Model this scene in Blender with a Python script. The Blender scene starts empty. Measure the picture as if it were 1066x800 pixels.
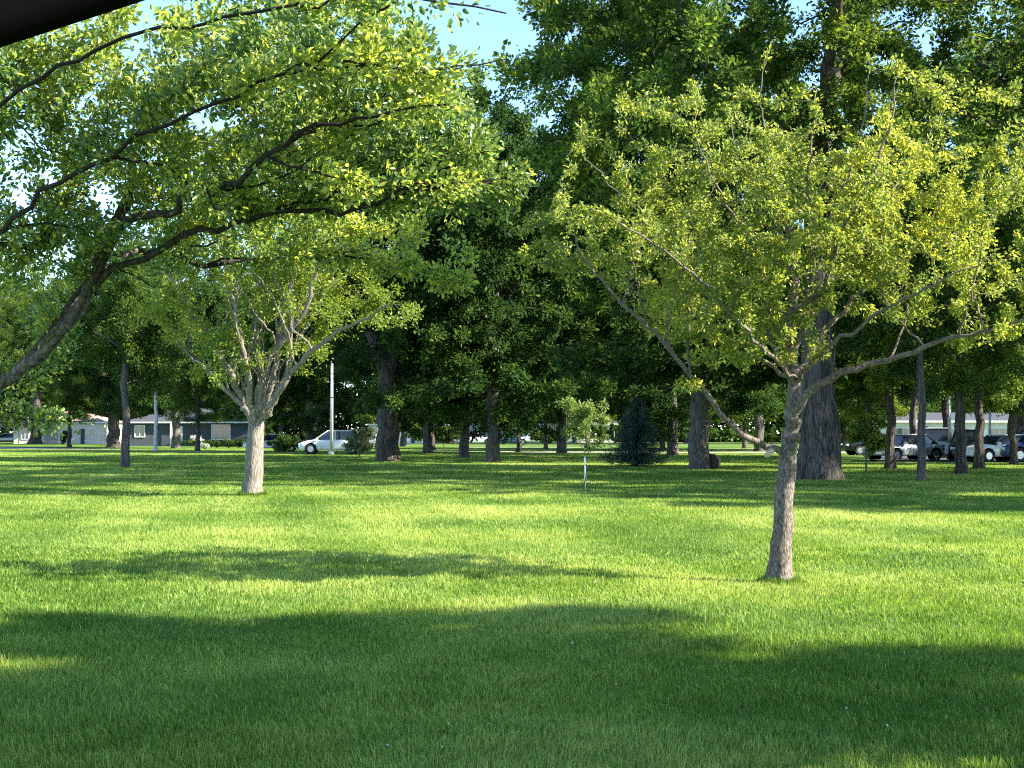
import bpy, bmesh, math, random
import numpy as np
from mathutils import Vector, Matrix

# ------------------------------------------------------------------ camera, light, exposure
S = bpy.context.scene
COL = S.collection
F = 1400.0                       # focal length in photo pixels (photo 1066 wide)
CAMH = 1.5
PITCH = math.atan(51 / F)
SUN_EL = math.radians(33)
SUN_AZ = math.radians(105)       # clockwise from the viewing direction (+Y)

cam_d = bpy.data.cameras.new('camera')
cam = bpy.data.objects.new('camera', cam_d); COL.objects.link(cam)
cam_d.sensor_width = 36; cam_d.lens = F / 1066 * 36
cam_d.clip_start = 0.05; cam_d.clip_end = 3000
cam.location = (0, 0, CAMH); cam.rotation_euler = (math.pi / 2 + PITCH, 0, 0)
S.camera = cam

world = bpy.data.worlds.new('World'); S.world = world; world.use_nodes = True
wn = world.node_tree.nodes; wl = world.node_tree.links
sky = wn.new('ShaderNodeTexSky'); sky.sky_type = 'NISHITA'; sky.sun_disc = False
sky.sun_elevation = SUN_EL; sky.sun_rotation = SUN_AZ
sky.air_density = 1.0; sky.dust_density = 0.1; sky.ozone_density = 4.0; sky.altitude = 1200
bg = wn['Background']; wl.new(sky.outputs[0], bg.inputs[0]); bg.inputs[1].default_value = 0.118

sun_d = bpy.data.lights.new('sun', 'SUN'); sun = bpy.data.objects.new('sun', sun_d); COL.objects.link(sun)
sun_d.energy = 5.0; sun_d.angle = math.radians(0.5); sun_d.color = (1, 0.93, 0.80)
sv = Vector((math.sin(SUN_AZ) * math.cos(SUN_EL), math.cos(SUN_AZ) * math.cos(SUN_EL), math.sin(SUN_EL)))
sun.rotation_euler = sv.to_track_quat('Z', 'Y').to_euler(); sun.location = (30, -20, 40)

S.view_settings.view_transform = 'Standard'; S.view_settings.look = 'None'
S.view_settings.exposure = 2.05; S.view_settings.gamma = 1
S.cycles.max_bounces = 8; S.cycles.transparent_max_bounces = 8
S.cycles.diffuse_bounces = 4; S.cycles.transmission_bounces = 4; S.cycles.glossy_bounces = 2
S.cycles.use_denoising = False
S.cycles.filter_width = 1.1

# ------------------------------------------------------------------ helpers
def W(px, py, Y):
    """point at world depth Y seen at photo pixel (px, py)"""
    u = (px - 533) / F; v = (400 - py) / F
    dy = math.cos(PITCH) - v * math.sin(PITCH); dz = math.sin(PITCH) + v * math.cos(PITCH)
    return np.array([u / dy * Y, Y, CAMH + dz / dy * Y])

def G(px, by):
    """ground point whose base shows at photo pixel (px, by)"""
    u = (px - 533) / F; v = (400 - by) / F
    dy = math.cos(PITCH) - v * math.sin(PITCH); dz = math.sin(PITCH) + v * math.cos(PITCH)
    t = -CAMH / dz
    return (u * t, dy * t)

def gz(x, y):
    f = np.clip((60 - np.asarray(y, float)) / 20, 0, 1)
    return f * 0.035 * (np.sin(.35 * np.asarray(x) + 1) * np.sin(.27 * np.asarray(y)) + .5 * np.sin(.9 * np.asarray(x) + .6 * np.asarray(y)))

def vnoise(x, y, seed=0):
    """value noise in 0..1"""
    xi = np.floor(x).astype(np.int64); yi = np.floor(y).astype(np.int64)
    xf = x - xi; yf = y - yi
    def h(a, b):
        n = (a * 374761393 + b * 668265263 + seed * 1274126177) & 0x7fffffff
        n = ((n ^ (n >> 13)) * 1274126177) & 0x7fffffff
        return ((n ^ (n >> 16)) & 0xffff) / 65535.0
    sx = xf * xf * (3 - 2 * xf); sy = yf * yf * (3 - 2 * yf)
    return (h(xi, yi) * (1 - sx) + h(xi + 1, yi) * sx) * (1 - sy) + (h(xi, yi + 1) * (1 - sx) + h(xi + 1, yi + 1) * sx) * sy

def mesh_np(name, verts, faces, attrs=None, smooth=False):
    me = bpy.data.meshes.new(name)
    verts = np.asarray(verts, np.float32)
    me.vertices.add(len(verts)); me.vertices.foreach_set('co', verts.ravel())
    idx = np.concatenate([np.asarray(f, np.int32).ravel() for f in faces])
    tot = np.concatenate([np.full(len(f), np.asarray(f).shape[1], np.int32) for f in faces])
    st = np.concatenate([[0], np.cumsum(tot)[:-1]]).astype(np.int32)
    me.loops.add(len(idx)); me.loops.foreach_set('vertex_index', idx)
    me.polygons.add(len(tot)); me.polygons.foreach_set('loop_start', st)
    if smooth: me.polygons.foreach_set('use_smooth', np.ones(len(tot), bool))
    for k, v in (attrs or {}).items():
        a = me.attributes.new(k, 'FLOAT', 'POINT'); a.data.foreach_set('value', np.asarray(v, np.float32))
    me.update(calc_edges=True)
    return me

def link(name, me, mat, parent=None):
    o = bpy.data.objects.new(name, me); COL.objects.link(o)
    if mat is not None and not me.materials: me.materials.append(mat)
    if parent is not None: o.parent = parent
    return o

def thing(name, label, cat, loc=(0, 0, 0), rz=0, group=None, scale=1):
    o = bpy.data.objects.new(name, None); COL.objects.link(o)
    o.location = loc; o.rotation_euler = (0, 0, rz); o.scale = (scale,) * 3 if np.isscalar(scale) else scale
    o['label'] = label; o['category'] = cat
    if group: o['group'] = group
    o.empty_display_size = 0.3
    return o

def dup(src, label, loc, rz=0, scale=1, group=None):
    r = src.copy(); COL.objects.link(r)
    r.location = loc; r.rotation_euler = (0, 0, rz); r.scale = (scale,) * 3 if np.isscalar(scale) else scale
    r['label'] = label
    if group: r['group'] = group
    for ch in list(src.children):
        c = ch.copy(); COL.objects.link(c); c.parent = r
        for g in ch.children:
            d = g.copy(); COL.objects.link(d); d.parent = c
    return r

class MB:
    """collects simple solids into one mesh"""
    def __init__(s): s.bm = bmesh.new()
    def box(s, a, b, bevel=0.0, rot=None):
        a = Vector(a); b = Vector(b)
        r = bmesh.ops.create_cube(s.bm, size=1)
        bmesh.ops.scale(s.bm, vec=(b - a), verts=r['verts'])
        if rot: bmesh.ops.rotate(s.bm, cent=(0, 0, 0), matrix=Matrix.Rotation(rot, 3, 'Z'), verts=r['verts'])
        bmesh.ops.translate(s.bm, vec=(a + b) / 2, verts=r['verts'])
        if bevel:
            es = list({e for v in r['verts'] for e in v.link_edges})
            bmesh.ops.bevel(s.bm, geom=es, offset=bevel, segments=2, affect='EDGES', profile=.6)
        return s
    def cyl(s, a, b, r1, r2=None, n=12):
        a = Vector(a); b = Vector(b); d = b - a
        r = bmesh.ops.create_cone(s.bm, cap_ends=True, segments=n, radius1=r1, radius2=r1 if r2 is None else r2, depth=d.length)
        q = d.to_track_quat('Z', 'Y').to_matrix()
        bmesh.ops.rotate(s.bm, cent=(0, 0, 0), matrix=q, verts=r['verts'])
        bmesh.ops.translate(s.bm, vec=(a + b) / 2, verts=r['verts'])
        return s
    def prism(s, pts, y0, y1, axis='y', inset=None):
        """pts in (x,z) extruded along y"""
        v0 = [s.bm.verts.new((p[0], y0, p[1]) if axis == 'y' else (y0, p[0], p[1])) for p in pts]
        v1 = [s.bm.verts.new((p[0], y1, p[1]) if axis == 'y' else (y1, p[0], p[1])) for p in pts]
        n = len(pts)
        s.bm.faces.new(v0); s.bm.faces.new(v1[::-1])
        for i in range(n):
            s.bm.faces.new((v0[i], v1[i], v1[(i + 1) % n], v0[(i + 1) % n]))
        return s
    def build(s, name, mat, parent=None, smooth=False):
        bmesh.ops.recalc_face_normals(s.bm, faces=s.bm.faces)
        me = bpy.data.meshes.new(name); s.bm.to_mesh(me); s.bm.free()
        if smooth:
            for p in me.polygons: p.use_smooth = True
        return link(name, me, mat, parent)

# ------------------------------------------------------------------ materials
def mat_new(name):
    m = bpy.data.materials.new(name); m.use_nodes = True
    nt = m.node_tree; nt.nodes.clear()
    return m, nt.nodes, nt.links

def mat_plain(name, col, rough=.6, metal=0, var=.12, scale=3.0, bump=.0, spec=.5):
    m, n, l = mat_new(name)
    out = n.new('ShaderNodeOutputMaterial'); p = n.new('ShaderNodeBsdfPrincipled')
    tc = n.new('ShaderNodeTexCoord'); no = n.new('ShaderNodeTexNoise'); no.inputs['Scale'].default_value = scale
    no.inputs['Detail'].default_value = 5
    l.new(tc.outputs['Object'], no.inputs['Vector'])
    r = n.new('ShaderNodeValToRGB')
    r.color_ramp.elements[0].position = .3; r.color_ramp.elements[1].position = .7
    r.color_ramp.elements[0].color = (*[c * (1 - var) for c in col], 1)
    r.color_ramp.elements[1].color = (*[min(1, c * (1 + var)) for c in col], 1)
    l.new(no.outputs['Fac'], r.inputs[0]); l.new(r.outputs[0], p.inputs['Base Color'])
    p.inputs['Roughness'].default_value = rough; p.inputs['Metallic'].default_value = metal
    p.inputs['Specular IOR Level'].default_value = spec
    if bump:
        b = n.new('ShaderNodeBump'); b.inputs['Strength'].default_value = bump; b.inputs['Distance'].default_value = .02
        l.new(no.outputs['Fac'], b.inputs['Height']); l.new(b.outputs[0], p.inputs['Normal'])
    l.new(p.outputs[0], out.inputs[0])
    return m

def mat_leaf(name, dark, mid, light, transl=.45, rough=.45, tv=1.5, spec=.35):
    """leaf colours picked per leaf by the 'tint' attribute"""
    m, n, l = mat_new(name)
    out = n.new('ShaderNodeOutputMaterial'); p = n.new('ShaderNodeBsdfPrincipled'); t = n.new('ShaderNodeBsdfTranslucent')
    at = n.new('ShaderNodeAttribute'); at.attribute_name = 'tint'
    r = n.new('ShaderNodeValToRGB'); e = r.color_ramp.elements
    e[0].position = 0; e[0].color = (*dark, 1); e[1].position = 1; e[1].color = (*light, 1)
    x = e.new(.5); x.color = (*mid, 1)
    l.new(at.outputs['Fac'], r.inputs[0]); col = r.outputs[0]
    l.new(col, p.inputs['Base Color'])
    hs = n.new('ShaderNodeHueSaturation'); hs.inputs['Hue'].default_value = .49; hs.inputs['Saturation'].default_value = 1.1
    hs.inputs['Value'].default_value = tv
    l.new(col, hs.inputs['Color']); l.new(hs.outputs[0], t.inputs['Color'])
    p.inputs['Roughness'].default_value = rough; p.inputs['Specular IOR Level'].default_value = spec
    mx = n.new('ShaderNodeMixShader'); mx.inputs[0].default_value = transl
    l.new(p.outputs[0], mx.inputs[1]); l.new(t.outputs[0], mx.inputs[2]); l.new(mx.outputs[0], out.inputs[0])
    return m

def mat_bark(name, c0, c1, sx=9.0, sz=1.6, bump=.9, dist=.03, spots=None):
    m, n, l = mat_new(name)
    out = n.new('ShaderNodeOutputMaterial'); p = n.new('ShaderNodeBsdfPrincipled')
    tc = n.new('ShaderNodeTexCoord'); mp = n.new('ShaderNodeMapping'); mp.inputs['Scale'].default_value = (sx, sx, sz)
    no = n.new('ShaderNodeTexNoise'); no.inputs['Scale'].default_value = 1; no.inputs['Detail'].default_value = 8
    no.inputs['Roughness'].default_value = .65; no.inputs['Distortion'].default_value = .6
    vo = n.new('ShaderNodeTexVoronoi'); vo.feature = 'DISTANCE_TO_EDGE'; vo.inputs['Scale'].default_value = 1.3
    l.new(tc.outputs['Object'], mp.inputs[0]); l.new(mp.outputs[0], no.inputs['Vector']); l.new(mp.outputs[0], vo.inputs['Vector'])
    mul = n.new('ShaderNodeMath'); mul.operation = 'MULTIPLY_ADD'; mul.inputs[1].default_value = .7
    l.new(vo.outputs['Distance'], mul.inputs[0]); l.new(no.outputs['Fac'], mul.inputs[2])
    r = n.new('ShaderNodeValToRGB'); e = r.color_ramp.elements
    e[0].position = .38; e[0].color = (*c0, 1); e[1].position = .85; e[1].color = (*c1, 1)
    l.new(mul.outputs[0], r.inputs[0])
    # young thin wood is darker and browner than the old bark of the trunk
    at = n.new('ShaderNodeAttribute'); at.attribute_name = 'thick'
    mr = n.new('ShaderNodeMapRange'); mr.inputs['From Min'].default_value = .04; mr.inputs['From Max'].default_value = .26 if name == 'bark_dark_limb' else .30
    l.new(at.outputs['Fac'], mr.inputs['Value'])
    mx = n.new('ShaderNodeMix'); mx.data_type = 'RGBA'
    l.new(mr.outputs[0], mx.inputs[0]); tw = (.018, .014, .011) if name == 'bark_dark_limb' else (.07 + c1[0] * .3, .055 + c1[1] * .3, .043 + c1[2] * .3)
    mx.inputs[6].default_value = (*tw, 1); l.new(r.outputs[0], mx.inputs[7])
    l.new(mx.outputs[2], p.inputs['Base Color'])
    p.inputs['Roughness'].default_value = .9; p.inputs['Specular IOR Level'].default_value = .2
    b = n.new('ShaderNodeBump'); b.inputs['Strength'].default_value = bump; b.inputs['Distance'].default_value = dist
    l.new(mul.outputs[0], b.inputs['Height']); l.new(b.outputs[0], p.inputs['Normal'])
    l.new(p.outputs[0], out.inputs[0])
    return m

M = {}
M['bark_near'] = mat_bark('bark_grey_brown', (.03, .022, .017), (.27, .225, .185), 34, 12, .9, .012)
M['bark_limb'] = mat_bark('bark_dark_limb', (.03, .027, .023), (.34, .31, .27), 30, 14, 1, .012)
M['bark_pale'] = mat_bark('bark_pale', (.075, .062, .05), (.36, .315, .265), 28, 3.5, 1, .03)
M['bark_old'] = mat_bark('bark_furrowed', (.018, .015, .012), (.17, .145, .12), 8, .8, 1.0, .12)
M['bark_grey'] = mat_bark('bark_weathered', (.035, .03, .026), (.18, .165, .145), 12, 1.5, 1, .05)
M['bark_twig'] = mat_bark('bark_branch', (.05, .04, .032), (.22, .19, .155), 20, 8, .7, .008)
M['stump_wood'] = mat_plain('stump_wood', (.035, .028, .022), .9, var=.4, scale=8, bump=.8)
M['bark_burl'] = mat_plain('burl_bark', (.12, .095, .072), .9, var=.4, scale=14, bump=.8)
M['bark_white'] = mat_bark('bark_white', (.35, .34, .31), (.75, .74, .70), 10, 3, .4, .01)
M['leaf_crab'] = mat_leaf('leaf_crab', (.07, .115, .03), (.175, .225, .045), (.45, .43, .07), .5, .4, 2.0)
M['leaf_over'] = mat_leaf('leaf_overhang', (.05, .105, .035), (.135, .205, .045), (.40, .43, .075), .5, .35, 2.0, .7)
M['leaf_left'] = mat_leaf('leaf_pale_tree', (.09, .15, .025), (.15, .22, .035), (.27, .32, .05), .45)
M['leaf_big'] = mat_leaf('leaf_big', (.026, .058, .015), (.075, .13, .025), (.26, .32, .045), .42, .6, 1.8, .15)
M['leaf_dark'] = mat_leaf('leaf_dark', (.014, .036, .011), (.042, .088, .02), (.16, .22, .035), .36, .7, 1.7, .1)
M['leaf_young'] = mat_leaf('leaf_young', (.10, .16, .04), (.18, .25, .06), (.30, .33, .09), .45)
M['needles'] = mat_leaf('needles', (.014, .04, .03), (.03, .07, .052), (.065, .12, .085), .15, .5)
M['leaf_olive'] = mat_leaf('leaf_olive', (.15, .18, .09), (.26, .30, .15), (.40, .43, .25), .45)
M['litter'] = mat_leaf('leaf_litter', (.25, .17, .07), (.45, .42, .22), (.62, .62, .5), .1)
M['petals'] = mat_leaf('petals', (.10, .16, .05), (.6, .6, .55), (.8, .8, .77), .3)
M['grass'] = mat_leaf('grass_blades', (.06, .135, .02), (.155, .25, .038), (.40, .45, .115), .42, .55, spec=.25)
M['asphalt'] = mat_plain('asphalt', (.055, .055, .058), .9, bump=.3, scale=20)
M['concrete'] = mat_plain('concrete', (.42, .40, .36), .9, bump=.2, scale=8)
M['line'] = mat_plain('road_paint', (.75, .75, .72), .7)
M['black'] = mat_plain('black_rubber', (.0015, .0015, .0016), .9, scale=40, spec=.03)
M['tyre'] = mat_plain('tyre', (.015, .015, .016), .8)
M['rim'] = mat_plain('rim', (.5, .5, .52), .3, .9)
M['white_paint'] = mat_plain('white_paint', (.78, .78, .77), .35, var=.03)
M['silver_paint'] = mat_plain('silver_paint', (.42, .44, .46), .3, .5, var=.03)
M['black_paint'] = mat_plain('black_paint', (.02, .02, .022), .25, var=.03)
M['blue_paint'] = mat_plain('blue_paint', (.03, .06, .16), .3, var=.03)
M['red_paint'] = mat_plain('red_paint', (.28, .03, .03), .3, var=.03)
M['glass'] = mat_plain('car_glass', (.02, .025, .03), .06, 0, var=.02, spec=.9)
M['pane'] = mat_plain('window_pane', (.05, .08, .11), .05, 0, var=.1, spec=.9)
M['lamp_glass'] = mat_plain('lamp_glass', (.7, .7, .68), .1, 0, var=.02)
M['tail'] = mat_plain('tail_lamp', (.35, .02, .02), .2, 0, var=.02)
M['pole'] = mat_plain('pole_paint', (.48, .48, .46), .5, .1, var=.08, scale=5)
M['dark_metal'] = mat_plain('dark_metal', (.03, .03, .033), .5, .6)
M['cream'] = mat_plain('cream_siding', (.72, .64, .50), .8, var=.06)
M['white_wall'] = mat_plain('white_wall', (.72, .71, .68), .8, var=.05)
M['slate_wall'] = mat_plain('slate_siding', (.06, .07, .085), .8, var=.15)
M['grey_door'] = mat_plain('grey_door', (.34, .34, .32), .6, var=.05)
M['roof_dark'] = mat_plain('roof_charcoal', (.05, .053, .06), .9, var=.25, scale=12, bump=.4)
M['roof_pink'] = mat_plain('roof_tan', (.38, .25, .21), .9, var=.2, scale=12, bump=.4)
M['brick'] = mat_plain('brick', (.34, .16, .10), .9, var=.2, scale=9, bump=.3)
M['trim'] = mat_plain('white_trim', (.78, .78, .76), .5, var=.04)
M['navy'] = mat_plain('navy_canvas', (.01, .011, .035), .8, var=.15)
M['teal'] = mat_plain('teal_fabric', (.03, .28, .30), .7, var=.1)
M['cut'] = mat_plain('cut_wood', (.50, .36, .22), .8, var=.15, scale=30)
M['stake'] = mat_plain('pale_stake', (.70, .70, .64), .6, var=.06)
M['flower'] = mat_plain('clover_white', (.7, .7, .66), .7, var=.05)

def mat_ground():
    m, n, l = mat_new('lawn_soil')
    out = n.new('ShaderNodeOutputMaterial'); p = n.new('ShaderNodeBsdfPrincipled')
    tc = n.new('ShaderNodeTexCoord')
    a = n.new('ShaderNodeTexNoise'); a.inputs['Scale'].default_value = .35; a.inputs['Detail'].default_value = 6
    b = n.new('ShaderNodeTexNoise'); b.inputs['Scale'].default_value = 22; b.inputs['Detail'].default_value = 6
    l.new(tc.outputs['Object'], a.inputs['Vector']); l.new(tc.outputs['Object'], b.inputs['Vector'])
    ad = n.new('ShaderNodeMath'); ad.operation = 'MULTIPLY_ADD'; ad.inputs[1].default_value = .5
    l.new(a.outputs['Fac'], ad.inputs[0])
    mb = n.new('ShaderNodeMath'); mb.operation = 'MULTIPLY'; mb.inputs[1].default_value = .5
    l.new(b.outputs['Fac'], mb.inputs[0]); l.new(mb.outputs[0], ad.inputs[2])
    r = n.new('ShaderNodeValToRGB'); e = r.color_ramp.elements
    e[0].position = .32; e[0].color = (.045, .10, .016, 1); e[1].position = .68; e[1].color = (.15, .24, .035, 1)
    l.new(ad.outputs[0], r.inputs[0]); l.new(r.outputs[0], p.inputs['Base Color'])
    p.inputs['Roughness'].default_value = .9; p.inputs['Specular IOR Level'].default_value = .1
    bp = n.new('ShaderNodeBump'); bp.inputs['Strength'].default_value = 1; bp.inputs['Distance'].default_value = .05
    l.new(b.outputs['Fac'], bp.inputs['Height']); l.new(bp.outputs[0], p.inputs['Normal'])
    l.new(p.outputs[0], out.inputs[0])
    return m
M['ground'] = mat_ground()

# ------------------------------------------------------------------ ground
def ground():
    ys = np.concatenate([np.linspace(-60, 0, 13), np.arange(1, 80, 1.0), np.linspace(80, 200, 25), np.linspace(230, 1500, 15)])
    xs = np.concatenate([np.linspace(-1200, -60, 12), np.arange(-50, 51, 1.0), np.linspace(60, 1200, 12)])
    X, Y = np.meshgrid(xs, ys); Z = gz(X, Y)
    v = np.stack([X, Y, Z], -1).reshape(-1, 3)
    nx, ny = len(xs), len(ys)
    i = (np.arange(ny - 1)[:, None] * nx + np.arange(nx - 1)[None]).ravel()
    f = np.stack([i, i + 1, i + nx + 1, i + nx], 1)
    o = link('ground', mesh_np('ground', v, [f], smooth=True), M['ground']); o['kind'] = 'structure'
ground()

def sheet(name, pts, z, mat):
    v = [(p[0], p[1], z) for p in pts]
    me = bpy.data.meshes.new(name); me.from_pydata(v, [], [list(range(len(v)))])
    o = link(name, me, mat); o['kind'] = 'structure'; return o

def strip(name, line, w, z, mat):
    L = []; R = []
    for i, p in enumerate(line):
        a = Vector(line[max(0, i - 1)]); b = Vector(line[min(len(line) - 1, i + 1)]); d = (b - a).normalized()
        nrm = Vector((-d.y, d.x)); L.append((p[0] + nrm.x * w / 2, p[1] + nrm.y * w / 2, z)); R.append((p[0] - nrm.x * w / 2, p[1] - nrm.y * w / 2, z))
    v = L + R; n = len(L)
    me = bpy.data.meshes.new(name); me.from_pydata(v, [], [(i, i + 1, n + i + 1, n + i) for i in range(n - 1)])
    o = link(name, me, mat); o['kind'] = 'structure'; return o

strip('street', [(-200, 226), (-110, 186), (-63, 150), (-34, 118), (-20, 104), (-9, 99.5)], 8, .006, M['asphalt'])
strip('kerb', [(-200, 221.4), (-110, 181.4), (-66, 146.2), (-37, 114.6), (-22.5, 100.2), (-10, 95.0)], .3, .10, M['concrete'])
strip('footpath', [(-8, 112), (4, 106), (14, 104), (32, 104)], 5.0, .008, M['concrete'])
strip('footpath', [(-6, 140), (20, 132), (60, 128)], 2.2, .008, M['concrete'])
sheet('parking_lot', [(19, 70), (80, 62), (90, 104), (27, 104)], .006, M['asphalt'])
strip('kerb', [(18.6, 69.8), (80, 61.6)], .35, .12, M['concrete'])
sheet('far_street', [(-60, 178), (160, 176), (160, 186), (-60, 188)], .006, M['asphalt'])

# ------------------------------------------------------------------ grass
def grass():
    rng = np.random.default_rng(5)
    V = []; Q = []; T = []; tint = []; base = 0
    edges = np.array([5.6, 7, 8.5, 10, 12, 14.5, 17.5, 21, 26, 32, 40, 50, 62, 78, 98, 125])
    for a, b in zip(edges[:-1], edges[1:]):
        m = (a + b) / 2; hw = .41 * m + 1.6
        dens = 8000 * (7 / m) ** 1.62
        n = int(dens * 2 * hw * (b - a))
        y = rng.uniform(a, b, n); x = rng.uniform(-1, 1, n) * (.41 * y + 1.6)
        if b > 70: 
            keep = ~((x > 18) & (y > 69)) & ~((x > -6) & (y > 98) & (y < 108) & (y > 103 - .0 * x) ); x = x[keep]; y = y[keep]; n = len(x)
        cl = vnoise(x * 1.7, y * 1.7, 1) * .6 + vnoise(x * 6, y * 6, 2) * .4
        patch = vnoise(x * .45 + 9, y * .45, 3) * .5 + vnoise(x * .16, y * .5 + 4, 4) * .3 + vnoise(x * 2.1, y * 2.1, 8) * .2
        h = (.022 + .042 * rng.random(n) ** 1.4) * (.6 + .8 * cl) * (1.1 if m < 60 else .7)
        w = np.maximum(.0042, .00062 * y) * (.7 + .6 * rng.random(n))
        ang = rng.uniform(0, 2 * np.pi, n); lean = rng.uniform(.1, .95, n) ** 1.3 * h
        la = rng.uniform(0, 2 * np.pi, n) + 0.0
        # lean direction has a common drift per clump
        dr = vnoise(x * .8, y * .8, 6) * 6.28
        lx = np.cos(la) * .7 + np.cos(dr) * .5; ly = np.sin(la) * .7 + np.sin(dr) * .5
        sx = np.cos(ang) * w / 2; sy = np.sin(ang) * w / 2
        z0 = gz(x, y) - .004
        tn = np.clip(-.10 + .07 * np.sign(np.sin((x + .22 * y) * 2.9)) * np.clip((y - 9) / 8, 0, 1) + patch * 1.2 + rng.normal(0, .22, n) + .25 * (cl - .5), 0, 1)
        straw = rng.random(n) < .025; tn[straw] = 1
        near = m < 19
        if near:
            bl = np.stack([x - sx, y - sy, z0], 1); br = np.stack([x + sx, y + sy, z0], 1)
            mx = x + lx * lean * .3; my = y + ly * lean * .3; mz = z0 + h * .6
            ml = np.stack([mx - sx * .8, my - sy * .8, mz], 1); mr = np.stack([mx + sx * .8, my + sy * .8, mz], 1)
            tp = np.stack([x + lx * lean, y + ly * lean, z0 + h * .97], 1)
            vv = np.stack([bl, br, mr, ml, tp], 1).reshape(-1, 3)
            i = base + np.arange(n) * 5
            Q.append(np.stack([i, i + 1, i + 2, i + 3], 1)); T.append(np.stack([i + 3, i + 2, i + 4], 1))
            k = 5
        else:
            bl = np.stack([x - sx, y - sy, z0], 1); br = np.stack([x + sx, y + sy, z0], 1)
            tp = np.stack([x + lx * lean, y + ly * lean, z0 + h], 1)
            vv = np.stack([bl, br, tp], 1).reshape(-1, 3); i = base + np.arange(n) * 3
            T.append(np.stack([i, i + 1, i + 2], 1)); k = 3
        V.append(vv); tint.append(np.repeat(tn, k)); base += n * k
    # longer uncut tufts round the two near trunks
    for (cx, cy, rr, hh, nn) in ((*G(812, 605), .13, .13, 1500), (*G(263, 516), .24, .16, 1600), (*G(609, 513), .05, .14, 200)):
        a = rng.uniform(0, 6.283, nn); q = rr + rng.exponential(.07, nn); x = cx + np.cos(a) * q; y = cy + np.sin(a) * q
        h = hh * rng.uniform(.35, 1, nn) * np.exp(-(q - rr) / .15); w = .004 + .00035 * cy * rng.random(nn); th = rng.uniform(0, 6.28, nn)
        sx = np.cos(th) * w; sy = np.sin(th) * w; l = h * rng.uniform(.1, .8, nn); z0 = gz(x, y) - .004
        vv = np.stack([np.stack([x - sx, y - sy, z0], 1), np.stack([x + sx, y + sy, z0], 1), np.stack([x + np.cos(a) * l, y + np.sin(a) * l, z0 + h], 1)], 1).reshape(-1, 3)
        i = base + np.arange(nn) * 3; T.append(np.stack([i, i + 1, i + 2], 1)); V.append(vv); tint.append(np.repeat(np.clip(rng.normal(.25, .2, nn), 0, 1), 3)); base += nn * 3
    me = mesh_np('grass', np.concatenate(V), [np.concatenate(Q), np.concatenate(T)], {'tint': np.concatenate(tint)})
    o = link('grass', me, M['grass']); o['kind'] = 'stuff'
    o['label'] = 'short mown green lawn grass across the park'; o['category'] = 'grass'
    print('grass faces', len(me.polygons))
grass()

def litter():
    rng = np.random.default_rng(77)
    n = 420; y = 6 + 26 * rng.random(n) ** 1.4; x = rng.uniform(-1, 1, n) * (.42 * y + 1)
    cl = vnoise(x * .7, y * .7, 12) > .5; x = x[cl]; y = y[cl]; n = len(x)
    P = np.stack([x, y, gz(x, y) + rng.uniform(.025, .055, n)], 1)
    D = unit(rng.normal(0, 1, (n, 3)) * [1, 1, .3]); N = unit(rng.normal(0, .4, (n, 3)) + [0, 0, 1])
    me = leaf_mesh('fallen_leaves', P, D, N, rng.uniform(.012, .03, n), rng.uniform(.008, .016, n), rng.random(n) ** 1.5, True)
    o = link('fallen_leaves', me, M['litter']); o['kind'] = 'stuff'; o['label'] = 'small pale fallen leaves and petals caught in the lawn'; o['category'] = 'leaf litter'

# ------------------------------------------------------------------ trees
def grow(nodes, parents, att, step, kill, infl=1e9, maxit=140, jit=.25, up=.05, rng=None, maxn=9000):
    P = [np.array(p, float) for p in nodes]; par = list(parents)
    A = np.array(att, float)
    N = np.array(P)
    d = np.full(len(A), 1e9); near = np.zeros(len(A), int)
    def upd(start):
        nonlocal d, near
        B = np.array(P[start:])
        for c in range(0, len(B), 256):
            b = B[c:c + 256]
            dd = ((A[:, None] - b[None]) ** 2).sum(2); j = dd.argmin(1); v = np.sqrt(dd[np.arange(len(A)), j])
            m = v < d; d[m] = v[m]; near[m] = start + c + j[m]
    upd(0); stuck = {}
    for it in range(maxit):
        act = (d > kill) & (d < infl)
        if not act.any() or len(P) > maxn: break
        idx = near[act]; dirs = A[act] - np.array(P)[idx]
        dirs /= np.linalg.norm(dirs, axis=1, keepdims=True)
        u, inv = np.unique(idx, return_inverse=True)
        sm = np.zeros((len(u), 3)); np.add.at(sm, inv, dirs)
        start = len(P)
        for k, ui in enumerate(u):
            if stuck.get(ui, 0) >= 3: continue
            stuck[ui] = stuck.get(ui, 0) + 1
            v = sm[k] / (np.linalg.norm(sm[k]) + 1e-9) + rng.normal(0, jit, 3) + np.array([0, 0, up])
            v /= np.linalg.norm(v)
            P.append(P[ui] + v * step); par.append(int(ui))
        if len(P) == start: break
        upd(start)
    return np.array(P), np.array(par)

def radii(P, par, tip, expo, preset=None):
    n = len(P); acc = np.zeros(n)
    order = range(n - 1, -1, -1)
    r = np.zeros(n)
    for i in order:
        r[i] = tip if acc[i] == 0 else acc[i] ** (1 / expo)
        if par[i] >= 0: acc[par[i]] += r[i] ** expo
    return r

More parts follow.
